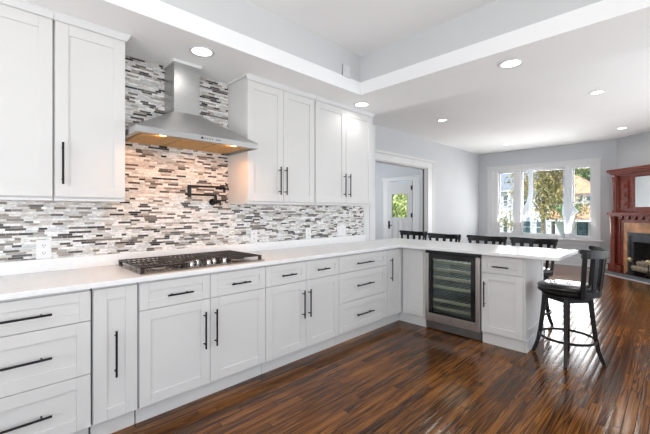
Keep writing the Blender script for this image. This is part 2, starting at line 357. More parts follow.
# front door, standing slightly ajar into the foyer
door = MB()
DW, DH = .76, 2.145
lx0, lx1, lz0, lz1 = .15, DW-.15, 1.13, 1.79
door.box(0, lx0, -.022, .022, .01, DH).box(lx1, DW, -.022, .022, .01, DH).box(lx0, lx1, -.022, .022, lz1, DH).box(lx0, lx1, -.022, .022, lz0-.10, lz0)
door.box(lx0, lx1, -.012, .012, .20, lz0-.10).box(lx0, lx1, -.022, .022, .01, .24)
for k in (1, 2): door.box(lx0+(lx1-lx0)*k/3-.03, lx0+(lx1-lx0)*k/3+.03, -.022, .022, .24, lz0-.1)
door.box(lx0-.02, lx1+.02, -.030, .030, lz0-.02, lz0).box(lx0-.02, lx1+.02, -.030, .030, lz1, lz1+.02).box(lx0-.02, lx0, -.030, .030, lz0-.02, lz1+.02).box(lx1, lx1+.02, -.030, .030, lz0-.02, lz1+.02)
d1 = door.build('door_1', TRIM, None, .003, kind='structure')
d1.location = (8.55, 2.262, 0); d1.rotation_euler = (0, 0, PI/2+math.radians(9))
MB().box(lx0, lx1, -.004, .004, lz0, lz1).build('pane', GLASS, d1)
MB().box(DW-.085, DW-.035, .022, .032, .80, 1.02).cyl((DW-.06, .022, .90), (DW-.06, .075, .90), .012).cyl((DW-.06, .068, .90), (DW-.17, .068, .90), .010).build('door_handle', BLACK, d1, smooth=True)
for z in (.25, 1.13, 1.90): MB().box(.0, .035, .022, .03, z, z+.12).cyl((0, .03, z), (0, .03, z+.12), .012).build('hinge', BLACK, d1)

# ---------------------------------------------------------------- cabinets
def shaker(x0, x1, z0, z1, st=.065):
    """framed front, face at y=0, back at y=.02"""
    st = min(st, (x1-x0)*.34, (z1-z0)*.32)
    m = MB()
    m.box(x0, x0+st, 0, .02, z0, z1).box(x1-st, x1, 0, .02, z0, z1).box(x0+st, x1-st, 0, .02, z0, z0+st).box(x0+st, x1-st, 0, .02, z1-st, z1)
    m.box(x0+st-.002, x1-st+.002, .009, .018, z0+st-.002, z1-st+.002)
    return m
def pull(p, a, b, vert, parent):
    m = MB(); y = -.034
    if vert:
        m.cyl((p, y, a), (p, y, b), .006, n=12)
        for z in (a+.03, b-.03): m.cyl((p, 0, z), (p, y, z), .0045, n=10)
    else:
        m.cyl((a, y, p), (b, y, p), .006, n=12)
        q = min(.04, (b-a)*.2)
        for x in (a+q, b-q): m.cyl((x, 0, p), (x, y, p), .0045, n=10)
    return m.build('handle', BLACK, parent, smooth=True)
def front(root, kind, x0, x1, z0, z1, h=None):
    o = shaker(x0, x1, z0, z1).build(kind, WHITE, root, .0018)
    if h: pull(*h, o)
    return o
ZB, Z1, Z2, ZT = .115, .409, .7025, .868
def base(name, x0, w_, label, fronts, rz=0, loc=None, depth=.60, toe=.06):
    r = thing(name, loc or (x0, -.63, 0), label, 'cabinet', rz)
    MB().box(.0015, w_-.0015, .0205, .02+depth, .105, .884).build('carcass', WHITE_IN, r)
    MB().box(.0015, w_-.0015, toe, .02+depth, 0, .105).build('toe_kick', WHITE, r)
    for f in fronts: front(r, *f)
    return r
g = .0017
def three(w_, xa, xb):
    return [('drawer', g, w_-g, ZB, Z1-g, (.259, xa, xb, False)), ('drawer', g, w_-g, Z1+g, Z2-g, (.556, xa, xb, False)), ('drawer', g, w_-g, Z2+g, ZT, (.779, xa, xb, False))]
w_ = .764; base('drawer_cabinet', -.332, w_, 'wide white three-drawer base cabinet at the left edge, nearest the camera', three(w_, .17, .589))
base('pullout_cabinet', .4395, .2295, 'narrow white pull-out base cabinet with one tall door and a vertical black handle',
     [('door', .004, .2275, ZB, ZT, (.1095, .36, .623, True))])
x0 = .6735; w_ = .9225
base('cooktop_cabinet', x0, w_, 'white base cabinet under the gas cooktop, two doors and two drawers',
     [('drawer', g+.004, .4585-g, Z2+g, ZT, (.776, .835-x0, .999-x0, False)), ('drawer', .4585+g, w_-g, Z2+g, ZT, (.779, 1.285-x0, 1.44-x0, False)),
      ('door', g+.004, .4585-g, ZB, Z2-g, (1.086-x0, .37, .623, True)), ('door', .4585+g, w_-g, ZB, Z2-g, (1.167-x0, .372, .625, True))])
x0 = 1.5975; w_ = .8465
base('double_cabinet', x0, w_, 'white base cabinet right of the cooktop, two drawers over two doors',
     [('drawer', g, .4255-g, Z2+g, ZT, (.779, 1.738-x0, 1.888-x0, False)), ('drawer', .4255+g, w_-g, Z2+g, ZT, (.781, 2.138-x0, 2.288-x0, False)),
      ('door', g, .4255-g, ZB, Z2-g, (1.980-x0, .385, .623, True)), ('door', .4255+g, w_-g, ZB, Z2-g, (2.05-x0, .385, .626, True))])
x0 = 2.4455; w_ = .775; base('drawer_cabinet', x0, w_, 'white three-drawer base cabinet beside the inner corner of the counter', three(w_, 2.684-x0, 2.955-x0))
# corner unit, one door on each leg
r = thing('corner_cabinet', (3.534, -.63, 0), 'white L-shaped corner base cabinet with two narrow doors where the counter turns', 'cabinet')
MB().box(-.312, .60, .0205, .61, .105, .884).box(.0205, .60, -.30, .0205, .105, .884).build('carcass', WHITE_IN, r)
MB().box(-.312, .06, .06, .09, 0, .105).box(.03, .06, -.30, .09, 0, .105).build('toe_kick', WHITE, r)
front(r, 'door', -.278, -.006, ZB, ZT, (3.297-3.534, .519, .779, True))
MB().box(-.312, -.281, .006, .0205, ZB, ZT).build('filler', WHITE, r, .001)
o = shaker(.012, .276, ZB, ZT).build('door', WHITE, r, .0018); o.rotation_euler = (0, 0, -PI/2)
MB().box(.006, .0205, -.302, -.279, ZB, ZT).build('filler', WHITE, r, .001)
# peninsula end cabinet with its panelled end
r = base('peninsula_cabinet', 0, .385, 'white cabinet at the free end of the peninsula, one drawer over one door',
     [('drawer', g, .375, Z2+g, ZT, (.772, 1.66-1.5475, 1.806-1.5475, False)), ('door', g, .375, ZB, Z2-g, (.036, .367, .619, True))], rz=-PI/2, loc=(3.534, -1.5475, 0), depth=.585, toe=.028)
ep = MB().box(.385-.008, .385+.002, .0, .62, .105, .884).box(.387, .393, .0, .075, .105, .884).box(.387, .393, .555, .62, .105, .884).box(.387, .393, .075, .555, .805, .884).box(.387, .393, .075, .555, .105, .20).box(.385-.008, .399, .028, .62, 0, .115)
ep.build('end_panel', WHITE, r, .0018)
bp_ = MB().box(-1.3, .385, .622, .636, .105, .884).box(-1.3, .385, .620, .648, 0, .11).build('back_panel', WHITE, None, .0018)
bp_.location = (3.534, -1.5475, 0); bp_.rotation_euler = (0, 0, -PI/2); tag(bp_, 'white panel closing the back of the peninsula behind the stools', 'panel')

# beverage fridge (front faces -x): local x runs along -y world
FW = .612
r = thing('beverage_fridge', (3.515, -.9345, 0), 'stainless steel under-counter drinks fridge with dark glass door', 'fridge', -PI/2)
body = MB().box(.004, .03, .06, .6, .095, .882).box(FW-.03, FW-.004, .06, .6, .095, .882).box(.03, FW-.03, .06, .6, .095, .16).box(.03, FW-.03, .06, .6, .84, .882).box(.03, FW-.03, .57, .6, .16, .84)
body.build('body', INNER, r)
MB().box(.004, FW-.004, .012, .10, .845, .882).build('control_panel', simple('gloss_black', (.01, .01, .011), .12, 0, .1), r, .002)
d = MB().box(.006, .05, 0, .05, .10, .842).box(FW-.05, FW-.006, 0, .05, .10, .842).box(.05, FW-.05, 0, .05, .10, .19).build('door', STEELW, r, .003)
fr_ = MB().box(.05, .085, -.002, .045, .19, .842).box(FW-.095, FW-.05, -.002, .045, .19, .842).box(.085, FW-.095, -.002, .045, .79, .842).box(.085, FW-.095, -.002, .045, .19, .212)
fr_.build('door_frame', simple('black_glass_border', (.008, .008, .009), .1, 0, .1), d)
MB().box(.085, FW-.095, .008, .014, .212, .79).build('glass_pane', SMOKE, d)
# maker's mark: small oval swash near the bottom rail
mk = MB()
for k in range(12):
    a0 = k/11*PI*1.6+.4
    mk.sphere((.303+.012*math.cos(a0), -.0005, .145+.008*math.sin(a0)), .0016, n=6)
mk.cyl((.295, -.0005, .137), (.317, -.0005, .150), .0013, n=6)
mk.build('emblem', DARK, d)
lt = MB()
for k, wd in enumerate((.010, .006, .009, .005, .008)): lt.box(.445+sum((.010, .006, .009, .005, .008)[:k])+k*.003, .445+sum((.010, .006, .009, .005, .008)[:k])+k*.003+wd, -.0032, -.002, .772, .777)
lt.build('badge', PLATE, d)
MB().box(.006, FW-.006, .03, .05, .012, .095).build('kick_plate', simple('grey_steel', (.25, .25, .25), .4, 1, .1), r, .002)
for z in (.225, .308, .458, .558, .648, .735):
    s_ = MB().box(.045, FW-.045, .075, .10, z, z+.028)
    s_.build('shelf_front', BEECH, r, .002)
    s2 = MB()
    for k in range(9): s2.cyl((.06+k*.06, .10, z+.012), (.06+k*.06, .55, z+.012), .003, n=6)
    s2.cyl((.04, .55, z+.012), (FW-.04, .55, z+.012), .003, n=6); s2.build('wire_shelf', STEEL, r)
for x in (.05, FW-.05):
    for y in (.09, .5): MB().cyl((x, y, 0), (x, y, .1), .018).build('foot', DARK, r)
ld = bpy.data.lights.new('fridge_light', 'AREA'); ld.shape = 'RECTANGLE'; ld.size = .5; ld.size_y = .36; ld.energy = 2.2; ld.color = (.95, 1, .95)
lo = bpy.data.objects.new('fridge_light', ld); col.objects.link(lo); lo.parent = r; lo.location = (FW/2, .34, .832)

# ---------------------------------------------------------------- worktop
def slab():
    m = MB()
    pts = [(XL, -.66), (3.466, -.66), (3.466, -2.17), (3.49, -2.205), (3.53, -2.215), (4.27, -2.215), (4.30, -2.19), (4.30, -.012), (XL, -.012)]
    m.prism(pts, .8845, .914); return m
wt = slab().build('worktop', QUARTZ, None, .003); tag(wt, 'white quartz L-shaped worktop running along the wall and out over the peninsula', 'worktop')
us = MB().box(XL, 3.60, -.030, -.0095, .9142, .997).build('upstand', QUARTZ, None, .002)
tag(us, 'low white quartz upstand between the worktop and mosaic tile', 'upstand')

# ---------------------------------------------------------------- wall cabinets
def upper(x0, x1, label, doors):
    r = thing('wall_cabinet', (x0, -.34, 0), label, 'cabinet')
    w_ = x1-x0
    MB().box(.001, w_-.001, .0205, .33, 1.386, 2.44).build('carcass', WHITE, r, .001)
    MB().box(.001, w_-.001, .004, .33, 1.370, 1.386).build('light_rail', TRIM, r, .002)
    for d_ in doors: front(r, 'door', *d_)
    return r
UZ0, UZ1 = 1.394, 2.43
r = upper(-.46, .300, 'white wall cabinet at the left edge of the photo, its handle out of view', [(.002, .757, UZ0, UZ1, (.05, 1.468, 1.715, True))]); 
r2 = upper(.302, .68, 'narrow white wall cabinet left of the range hood, single door', [(.006, .376, UZ0, UZ1, (.040, 1.468, 1.715, True))])
def crown_run(xa, xb, root, left_ret, right_ret):
    ox = root.location.x; m = MB()
    prof = [(0, 2.431), (-.008, 2.435), (-.012, 2.443), (-.018, 2.453), (-.020, 2.462), (-.025, 2.468), (-.025, 2.4745), (.0, 2.4745)]
    A_ = [m.bm.verts.new((xa-ox+(p[0] if left_ret else 0), p[0], p[1])) for p in prof]
    B_ = [m.bm.verts.new((xb-ox-(p[0] if right_ret else 0), p[0], p[1])) for p in prof]
    m.bm.faces.new(A_); m.bm.faces.new(B_[::-1])
    for k in range(len(prof)):
        j = (k+1) % len(prof); m.bm.faces.new((A_[k], A_[j], B_[j], B_[k]))
    if right_ret: m.box(xb-ox, xb-ox+.022, 0, .33, 2.455, 2.4745)
    if left_ret: m.box(xa-ox-.022, xa-ox, 0, .33, 2.455, 2.4745)
    m.box(xa-ox, xb-ox, 0, .33, 2.4405, 2.4745)
    return m.build('crown_moulding', TRIM, root)
crown_run(-.46, .3, r, 0, 0); crown_run(.302, .68, r2, 0, 1)
r = upper(1.612, 2.398, 'white two-door wall cabinet immediately right of the range hood', [(.002, .384, UZ0, UZ1, (1.946-1.612, 1.457, 1.714, True)), (.388, .782, UZ0, UZ1, (2.016-1.612, 1.457, 1.716, True))])
crown_run(1.612, 2.398, r, 1, 0)
r = upper(2.402, 3.337, 'white two-door wall cabinet at the right end of the tiled wall', [(.008, .4665, UZ0, UZ1, (2.832-2.402, 1.462, 1.716, True)), (.4705, .933, UZ0, UZ1, (2.912-2.402, 1.462, 1.718, True))])
crown_run(2.402, 3.337, r, 0, 1)

# ---------------------------------------------------------------- range hood
r = thing('range_hood', (1.15, -.01, 1.82), 'stainless steel chimney range hood above the cooktop with two warm lamps', 'range hood')
cy = -.02
m = MB(); m.box(-.455, .455, -.50, cy, .0, .006)
m.bm.free(); m = MB()
m.box(-.457, .457, -.50, -.485, -.006, .038).box(-.457, -.445, -.485, 0, -.006, .038).box(.445, .457, -.485, 0, -.006, .038)
m.build('fascia', STEELH, r, .002)
m = MB()
b = [(-.457, -.50), (.457, -.50), (.457, 0), (-.457, 0)]; t_ = [(-.105, -.20), (.105, -.20), (.105, 0), (-.105, 0)]
vb = [m.bm.verts.new((x, y, .038)) for x, y in b]; vt = [m.bm.verts.new((x, y, .255)) for x, y in t_]
m.bm.faces.new(vb); m.bm.faces.new(vt[::-1])
for k in range(4): m.bm.faces.new((vb[k], vb[(k+1) % 4], vt[(k+1) % 4], vt[k]))
m.build('canopy', STEELH, r)
MB().box(-.102, .102, -.197, 0, .25, .635).build('chimney', STEEL, r, .002)
MB().box(-.115, .115, -.210, 0, .633, .655).build('ceiling_collar', TRIM, r, .003)
MB().box(-.445, .445, -.485, 0, .010, .018).build('underside_panel', STEELW, r)
for k in range(3):
    f = MB(); xa = -.40+k*.268; f.box(xa, xa+.262, -.40, -.03, .004, .011)
    for q in range(1, 16): f.box(xa+.01, xa+.252, -.40+q*.023-.003, -.40+q*.023+.003, .001, .004)
    f.build('grease_filter', FILTER, r)
for x in (-.27, .27):
    o = MB().cyl((x, -.445, .004), (x, -.445, .012), .026).build('lamp_lens', WARML, r)
    ld = bpy.data.lights.new('hood_bulb', 'SPOT'); ld.energy = 7.5; ld.color = (1, .42, .14); ld.spot_size = math.radians(150); ld.spot_blend = .7; ld.shadow_soft_size = .03
    lo = bpy.data.objects.new('hood_bulb', ld); col.objects.link(lo); lo.parent = r; lo.location = (x, -.43, -.012)
    lo.rotation_euler = (math.radians(22), 0, 0)
m = MB()
for k in range(5): m.cyl((.0+k*.020-.02, -.5005, .016), (.0+k*.020-.02, -.503, .016), .004 if k else .0085, n=10)
m.build('control_button', DARK, r)
MB().box(.085, .125, -.5025, -.5, .010, .022).build('display', simple('display_glass', (.25, .3, .32), .1), r)

# ---------------------------------------------------------------- cooktop
r = thing('gas_cooktop', (1.15, -.33, .9142), 'stainless gas cooktop with continuous black cast-iron grates on the worktop', 'cooktop')
MB().box(-.457, .457, -.275, .275, 0, .008).box(-.43, .43, -.25, .25, .004, .011).build('tray', simple('cooktop_steel', (.36, .31, .27), .16, 1, .08, 5), r, .003)
for k, (xa, xb) in enumerate(((-.447, -.152), (-.148, .148), (.152, .447))):
    m = MB(); y0 = -.245 if k != 1 else -.13; y1 = .255; z0, z1 = .035, .042
    m.box(xa, xb, y0, y0+.014, z0, z1).box(xa, xb, y1-.014, y1, z0, z1).box(xa, xa+.014, y0, y1, z0, z1).box(xb-.014, xb, y0, y1, z0, z1)
    n_ = 9
    for q in range(1, n_): 
        x = xa+(xb-xa)*q/n_; m.box(x-.0055, x+.0055, y0, y1, z0+.001, z1)
    for y in (y0+(y1-y0)*.25, y0+(y1-y0)*.5, y0+(y1-y0)*.75): m.box(xa, xb, y-.006, y+.006, z0+.0005, z1-.001)
    for x in (xa+.012, xb-.012):
        for y in (y0+.012, y1-.012): m.box(x-.011, x+.011, y-.011, y+.011, .009, z0+.002)
    m.build('grate', IRON, r, .0015)
for (x, y, rad) in ((-.30, -.12, .038), (-.30, .13, .045), (0, .06, .06), (.30, -.12, .045), (.30, .13, .038)):
    b_ = MB().cyl((x, y, .010), (x, y, .018), rad+.012, rad+.006, 24).build('burner', STEEL, r)
    MB().cyl((x, y, .018), (x, y, .026), rad, rad*.95, 24).build('burner_cap', IRON, b_, .002)
for k, (x, y) in enumerate(((-.115, -.215), (-.05, -.165), (.01, -.215), (.075, -.165), (.135, -.215))):
    kb = MB().lathe([(0, .010), (.024, .010), (.024, .016), (.0195, .018), (.018, .040), (.015, .043), (0, .043)], (x, y, 0), 20).build('knob', simple('knob_steel', (.33, .32, .31), .22, 1, .03), r, smooth=True)
    MB().box(x-.003, x+.003, y-.018, y+.018, .040, .047).build('knob_grip', STEEL, kb, .001)

# ---------------------------------------------------------------- pot filler
r = thing('pot_filler', (1.46, -.009, 1.388), 'black folding wall-mounted pot filler tap above the cooktop', 'tap')
MB().cyl((0, 0, 0), (0, -.012, 0), .032, .030, 24).build('flange', BLACK, r, .002)
MB().cyl((0, -.012, 0), (0, -.075, 0), .014).cyl((0, -.06, -.01), (0, -.06, .062), .013).sphere((0, -.06, 0), .020).build('valve_body', BLACK, r, smooth=True)
MB().cyl((0, -.06, .0), (.045, -.06, .0), .008).cyl((.045, -.06, -.032), (.045, -.06, .018), .006).build('valve_lever', BLACK, r, smooth=True)
MB().cyl((0, -.06, .058), (-.25, -.10, .058), .0085).build('lower_arm', BLACK, r, smooth=True)
MB().cyl((-.25, -.10, .035), (-.25, -.10, .135), .0155).cyl((-.25, -.10, .058), (-.285, -.105, .058), .009).build('swivel_joint', BLACK, r, smooth=True)
MB().cyl((-.25, -.10, .125), (-.01, -.17, .125), .0085).build('upper_arm', BLACK, r, smooth=True)
sp = MB().sphere((-.01, -.17, .118), .018).cyl((-.05, -.158, .118), (.02, -.179, .118), .014).cyl((.02, -.179, .125), (.02, -.179, .085), .011)
sp.build('spout', BLACK, r, smooth=True)
MB().cyl((.02, -.179, .118), (.055, -.19, .105), .006).cyl((.028, -.18, .165), (.055, -.19, .10), .0055).build('spout_lever', BLACK, r, smooth=True)

# ---------------------------------------------------------------- outlets on the tile
def outlet(x, z, label, gang=1):
    r = thing('outlet' if gang == 1 else 'switch_plate', (x, -.009, z), label, 'outlet' if gang == 1 else 'switch')
    wd = .078 if gang == 1 else .16
    MB().box(-wd/2, wd/2, -.006, 0, -.062, .062).build('cover_plate', PLATE, r, .002)
    if gang == 1:
        for dz in (-.024, .024):
            s_ = MB().cyl((0, -.006, dz), (0, -.0075, dz), .0165, n=20).build('socket', PLATE, r)
            MB().box(-.008, -.005, -.0082, -.0072, dz-.003, dz+.007).box(.005, .008, -.0082, -.0072, dz-.003, dz+.007).cyl((0, -.0072, dz-.009), (0, -.0082, dz-.009), .0028, n=8).build('slot', DARK, s_)
    else:
        for dx in (-.04, .04): MB().box(dx-.017, dx+.017, -.0095, -.006, -.034, .034).build('rocker', PLATE, r, .001)
    return r
outlet(.289, 1.060, 'white double socket outlet on the tile at far left, under the wall cabinet')
outlet(1.89, 1.062, 'white socket outlet on the tile right beside the cooktop')
outlet(2.603, 1.062, 'white socket outlet on the tile midway between cooktop and corner')
outlet(3.15, 1.066, 'wide white double switch plate on the tile near the corner', 2)
r = thing('ceiling_box', (2.488, -.681, 2.648), 'small white plate high on the tray ceiling edge near its corner', 'cover plate')
MB().box(-.045, .045, -.016, .0, -.055, .055).box(-.036, .036, -.020, -.016, -.046, .046).build('cover', TRIM, r, .003)

# ---------------------------------------------------------------- recessed lights
def downlight(x, y, z, label, power=14, lamp=True):
    r = thing('recessed_light', (x, y, z), label, 'ceiling light', 0, 'recessed ceiling lights')
    MB().lathe([(.068, -.001), (.088, -.001), (.090, -.004), (.086, -.008), (.070, -.007), (.068, -.001)], n=32).build('trim_ring', TRIM, r, smooth=True)
    MB().cyl((0, 0, -.001), (0, 0, -.005), .069, n=32).build('lens', LENS, r)
    if lamp:
        ld = bpy.data.lights.new('bulb', 'SPOT'); ld.energy = power; ld.spot_size = math.radians(160); ld.spot_blend = .5; ld.shadow_soft_size = .07; ld.color = (1, .95, .89)
        lo = bpy.data.objects.new('bulb', ld); col.objects.link(lo); lo.parent = r; lo.location = (0, 0, -.03)
for x, y, z, lab in ((1.143, -.478, 2.475, 'round recessed light in the soffit above the range hood'),
                     (2.949, -.50, 2.475, 'round recessed light above the right end wall cabinet'),
                     (2.966, -1.995, 2.475, 'large looking round recessed light in the dropped soffit over the fridge side'),
                     (5.924, -2.158, 2.92, 'round recessed light in the living room ceiling, nearest the upper right corner'),
                     (5.80, -.0, 2.92, 'round recessed light in the living room ceiling, straight above the stools'),
                     (8.837, -2.175, 2.92, 'round recessed light in the ceiling near the fireplace wall'),
                     (8.982, -.054, 2.92, 'small faint recessed light in the ceiling close to the window')):
    downlight(x, y, z, lab, 15 if z > 2.6 else (2.5 if x < 2 else 5))
# unseen lights, added on the camera's side of the ring for more light
for x, y in ((-.9, -.478), (1.143, -4.2), (2.966, -4.0), (-.9, -4.2)):
    downlight(x, y, 2.475, 'round recessed light added unseen in the soffit behind the camera', 14)

# ---------------------------------------------------------------- stools
def make_stool(label):
    r = thing('bar_stool', (0, 0, 0), label, 'stool', 0, 'black counter stools around the peninsula')
    # legs: flared, one mesh each; back of the stool is local -y
    for k in range(4):
        a = PI/4+k*PI/2; d_ = Vector((math.cos(a), math.sin(a), 0)); pts = []
        for z, rad in ((.565, .165), (.46, .175), (.34, .187), (.22, .202), (.12, .22), (.05, .242), (.0, .262)): pts.append(d_*rad+Vector((0, 0, z)))
        side = Vector((0, 0, 1)).cross(d_)
        m = MB(); m.sweep(pts, [.019, .018, .016, .0145, .0135, .013, .013], [.021, .019, .018, .017, .016, .016, .015], up=d_)
        for v in m.bm.verts: v.co.z = max(v.co.z, 0)
        m.build('leg', EBONY, r, .003)
    ring = [(.210*math.cos(k/36*2*PI), .210*math.sin(k/36*2*PI), .19) for k in range(36)]
    MB().sweep(ring, .007, .011, closed=True).build('foot_ring', EBONY, r, .003)
    a4 = [(.163*math.cos(PI/4+k*PI/2), .163*math.sin(PI/4+k*PI/2)) for k in range(4)]
    m = MB()
    for k in range(4):
        p, q = Vector((*a4[k], .545)), Vector((*a4[(k+1) % 4], .545)); m.sweep([p, q], .011, .028)
    m.cyl((0, 0, .555), (0, 0, .575), .19, n=36); m.build('apron', EBONY, r, .003)
    MB().lathe([(0, .575), (.105, .575), (.105, .588), (0, .588)], n=28).build('swivel_plate', BLACK, r)
    MB().lathe([(0, .588), (.205, .588), (.222, .594), (.225, .607), (.218, .617), (0, .617)], n=40).build('seat_frame', EBONY, r, smooth=True)
    MB().lathe([(0, .615), (.20, .615), (.221, .622), (.228, .636), (.220, .650), (.195, .660), (.10, .667), (0, .668)], n=40).build('seat', LEATHER, r, smooth=True)
    def arc(a, rad, z): return Vector((rad*math.cos(a), rad*math.sin(a)-.0, z))
    a0, a1 = math.radians(217), math.radians(323)
    rr = lambda z: .212+(z-.60)*.145
    # rear cross rail hugging the seat
    MB().sweep([arc(a0+(a1-a0)*k/14, .233, .612) for k in range(15)], .011, .026).build('back_rail', EBONY, r, .003)
    for a in (a0, a1):
        MB().sweep([arc(a, .232+(z-.59)*.11, z) for z in (.575, .65, .75, .85, .955)], .016, .011, up=(math.cos(a), math.sin(a), 0)).build('post', EBONY, r, .003)
    for k in range(1, 5):
        a = a0+(a1-a0)*k/5
        MB().sweep([arc(a, .234+(z-.59)*.11, z) for z in (.62, .70, .80, .88, .945)], [.015, .017, .019, .021, .023], .006, up=(math.cos(a), math.sin(a), 0)).build('slat', EBONY, r, .002)
    m = MB(); N = 18; e = math.radians(5)
    m.sweep([arc(a0-e+(a1-a0+2*e)*k/N, .272+.006*math.cos((k/N-.5)*PI), .945+.012*abs(k/N-.5)*2) for k in range(N+1)], .012, [.038-.006*math.cos((k/N-.5)*PI) for k in range(N+1)])
    for a in (a0-e, a1+e):
        p = arc(a, .272, .975); q = p+Vector((math.cos(a), math.sin(a), 0))*.0
        m.cyl(p-Vector((math.cos(a), math.sin(a), 0))*.014, p+Vector((math.cos(a), math.sin(a), 0))*.014, .019, n=14)
    m.build('top_rail', EBONY, r, .003)
    return r
st = make_stool('black swivel stool standing at the open end of the peninsula, seen whole')
st.location = (3.715, -2.225, 0); st.rotation_euler = (0, 0, 0)
for n_, (x, y, rz, lab) in enumerate(((4.455, -1.73, -90, 'black stool behind the peninsula, nearest the foreground stool'),
                        (4.44, -1.205, -90, 'black stool back behind the peninsula, second behind the foreground stool'),
                        (4.45, -.625, -90, 'black stool back behind the peninsula, second from the foyer opening'),
                        (4.73, .03, -90, 'black stool back behind the peninsula, furthest left below the front door'))):
    c = copy_tree(st); c.location = (x, y, 0); c.rotation_euler = (0, 0, math.radians(-rz+0)); c['label'] = lab
for ch in st.children:
    if ch.name.split('.')[0] in ('leg', 'foot_ring', 'apron'): ch.rotation_euler = (0, 0, math.radians(-37))

# ---------------------------------------------------------------- fireplace (local x along the wall, front is -y)
r = thing('fireplace', tuple(A), 'tall mahogany fireplace mantel with overmantel mirror and tan tile surround', 'fireplace', math.radians(225))
XC = 1.05
def both(fn):
    for s_ in (-1, 1): fn(s_)
def bx(m, xa, xb, ya, yb, za, zb, s_):
    # mirror about the centre line
    if s_ < 0: m.box(xa, xb, ya, yb, za, zb)
    else: m.box(2*XC-xb, 2*XC-xa, ya, yb, za, zb)
    return m
def side(s_):
    m = MB(); bx(m, .14, .44, -.30, 0, 0, .15, s_); bx(m, .15, .30, -.33, -.30, 0, .15, s_); bx(m, .135, .31, -.34, -.0, .15, .17, s_); m.build('plinth', MAHOG, r, .004)
    m = MB(); bx(m, .20, .43, -.235, 0, .17, 1.19, s_); bx(m, .335, .375, -.255, -.235, .17, 1.12, s_); m.build('lower_pilaster', MAHOG, r, .003)
    x = .235 if s_ < 0 else 2*XC-.235
    MB().lathe([(.055, 0), (.058, .02), (.047, .04), (.044, .06), (.046, .4), (.042, .86), (.044, .9), (.056, .93), (.05, .95), (.06, .97), (.06, 1.02)], (x, -.285, .17), 20).build('lower_column', MAHOG, r, smooth=True)
    x = .245 if s_ < 0 else 2*XC-.245
    MB().lathe([(.05, 0), (.052, .025), (.038, .045), (.034, .09), (.037, .35), (.033, .66), (.036, .68), (.045, .70), (.04, .715), (.05, .735), (.05, .775)], (x, -.245, 1.276), 20).build('upper_column', MAHOG, r, smooth=True)
    m = MB(); bx(m, .20, .30, -.19, 0, 1.276, 2.05, s_); bx(m, .30, .60, -.20, 0, 1.276, 2.05, s_); m.build('upper_pilaster', MAHOG, r, .003)
    for z in (1.37, 1.57, 1.77):
        m = MB(); bx(m, .36, .53, -.225, -.2, z-.01, z+.165, s_); bx(m, .40, .49, -.25, -.22, z+.035, z+.12, s_); m.build('carved_square', MAHOG, r, .005)
    m = MB(); bx(m, .60, .66, -.225, -.02, 1.30, 2.05, s_); m.build('mirror_stile', MAHOG, r, .004)
both(side)
MB().box(.12, 1.98, -.335, 0, 1.225, 1.276).box(.15, 1.95, -.31, 0, 1.20, 1.225).build('mantel_shelf', MAHOG, r, .005)
fz = MB().box(.20, 1.90, -.24, 0, 1.07, 1.20)
for k in range(9):
    x = .42+k*.1575; fz.prism([(x-.06, 1.20), (x+.06, 1.20), (x+.045, 1.15), (x, 1.125), (x-.045, 1.15)], -.285, -.24, 'y')
fz.build('frieze', MAHOG, r, .003)
MB().box(.60, 1.50, -.22, 0, 1.276, 1.39).build('mirror_rail', MAHOG, r, .003); MB().box(.60, 1.50, -.22, 0, 2.0, 2.06).build('mirror_rail', MAHOG, r, .003)
MB().box(.66, 1.44, -.20, -.19, 1.39, 2.0).build('mirror', MIRROR, r)
MB().box(.20, 1.90, -.23, 0, 2.05, 2.09).box(.16, 1.94, -.27, 0, 2.09, 2.12).box(.14, 1.96, -.30, 0, 2.12, 2.15).box(.115, 1.985, -.33, 0, 2.15, 2.20).build('cornice', MAHOG, r, .006)
for (a_, b_, c_, d_) in ((.43, .545, 0, 1.07), (1.555, 1.67, 0, 1.07), (.545, 1.555, .872, 1.07)):
    MB().box(a_, b_, -.225, 0, c_, d_).build('tile_surround', MARBLE, r, .002)
MB().box(.545, .60, -.24, -.0, 0, .872).box(1.50, 1.555, -.24, -.0, 0, .872).box(.60, 1.50, -.24, -.0, .80, .872).box(.60, .67, -.225, 0, 0, .80).box(1.43, 1.50, -.225, 0, 0, .80).box(.67, 1.43, -.225, 0, .68, .80).build('metal_surround', PEWTER, r, .004)
MB().box(.67, 1.43, -.012, -.002, 0, .68).box(.67, .675, -.22, -.012, 0, .68).box(1.425, 1.43, -.22, -.012, 0, .68).build('firebox', SOOT, r)
hs = MB().prism([(.12, -.345), (1.98, -.345), (1.98, -.70), (.12, -.70)], .001, .012).build('hearth', SLATE, None, .002)
hs.location = A; hs.rotation_euler = (0, 0, math.radians(225)); tag(hs, 'flat dark slate hearth slab on the floor in front of the fireplace', 'hearth')
m = MB().box(.09, 2.01, -.725, -.70, .001, .014).box(.09, .12, -.70, -.345, .001, .014).box(1.98, 2.01, -.70, -.345, .001, .014)
MB_ = m.build('border', TRIM, hs, .002)
def loc_f(x, y, z):
    v = A+u*x+(-nn)*y; return (v.x, v.y, z)
def andiron(x, label):
    r = thing('andiron', loc_f(x, -.37, .0125), label, 'andiron', math.radians(225), 'brass andirons')
    MB().sweep([(-.09, 0, 0.008), (-.055, 0, .06), (0, 0, .085), (.055, 0, .06), (.09, 0, 0.008)], .009, .008, up=(0, 1, 0)).build('feet', IRON, r)
    MB().cyl((0, 0, .08), (0, 0, .29), .011, .009).sphere((0, 0, .14), .02).sphere((0, 0, .22), .016).build('shaft', IRON, r, smooth=True)
    MB().sphere((0, 0, .325), .042).cyl((0, 0, .275), (0, 0, .292), .022).build('ball', BRASS, r, smooth=True)
    MB().cyl((0, .0, .085), (0, .32, .085), .009).box(-.008, .008, .305, .32, 0, .085).build('log_bar', IRON, r)
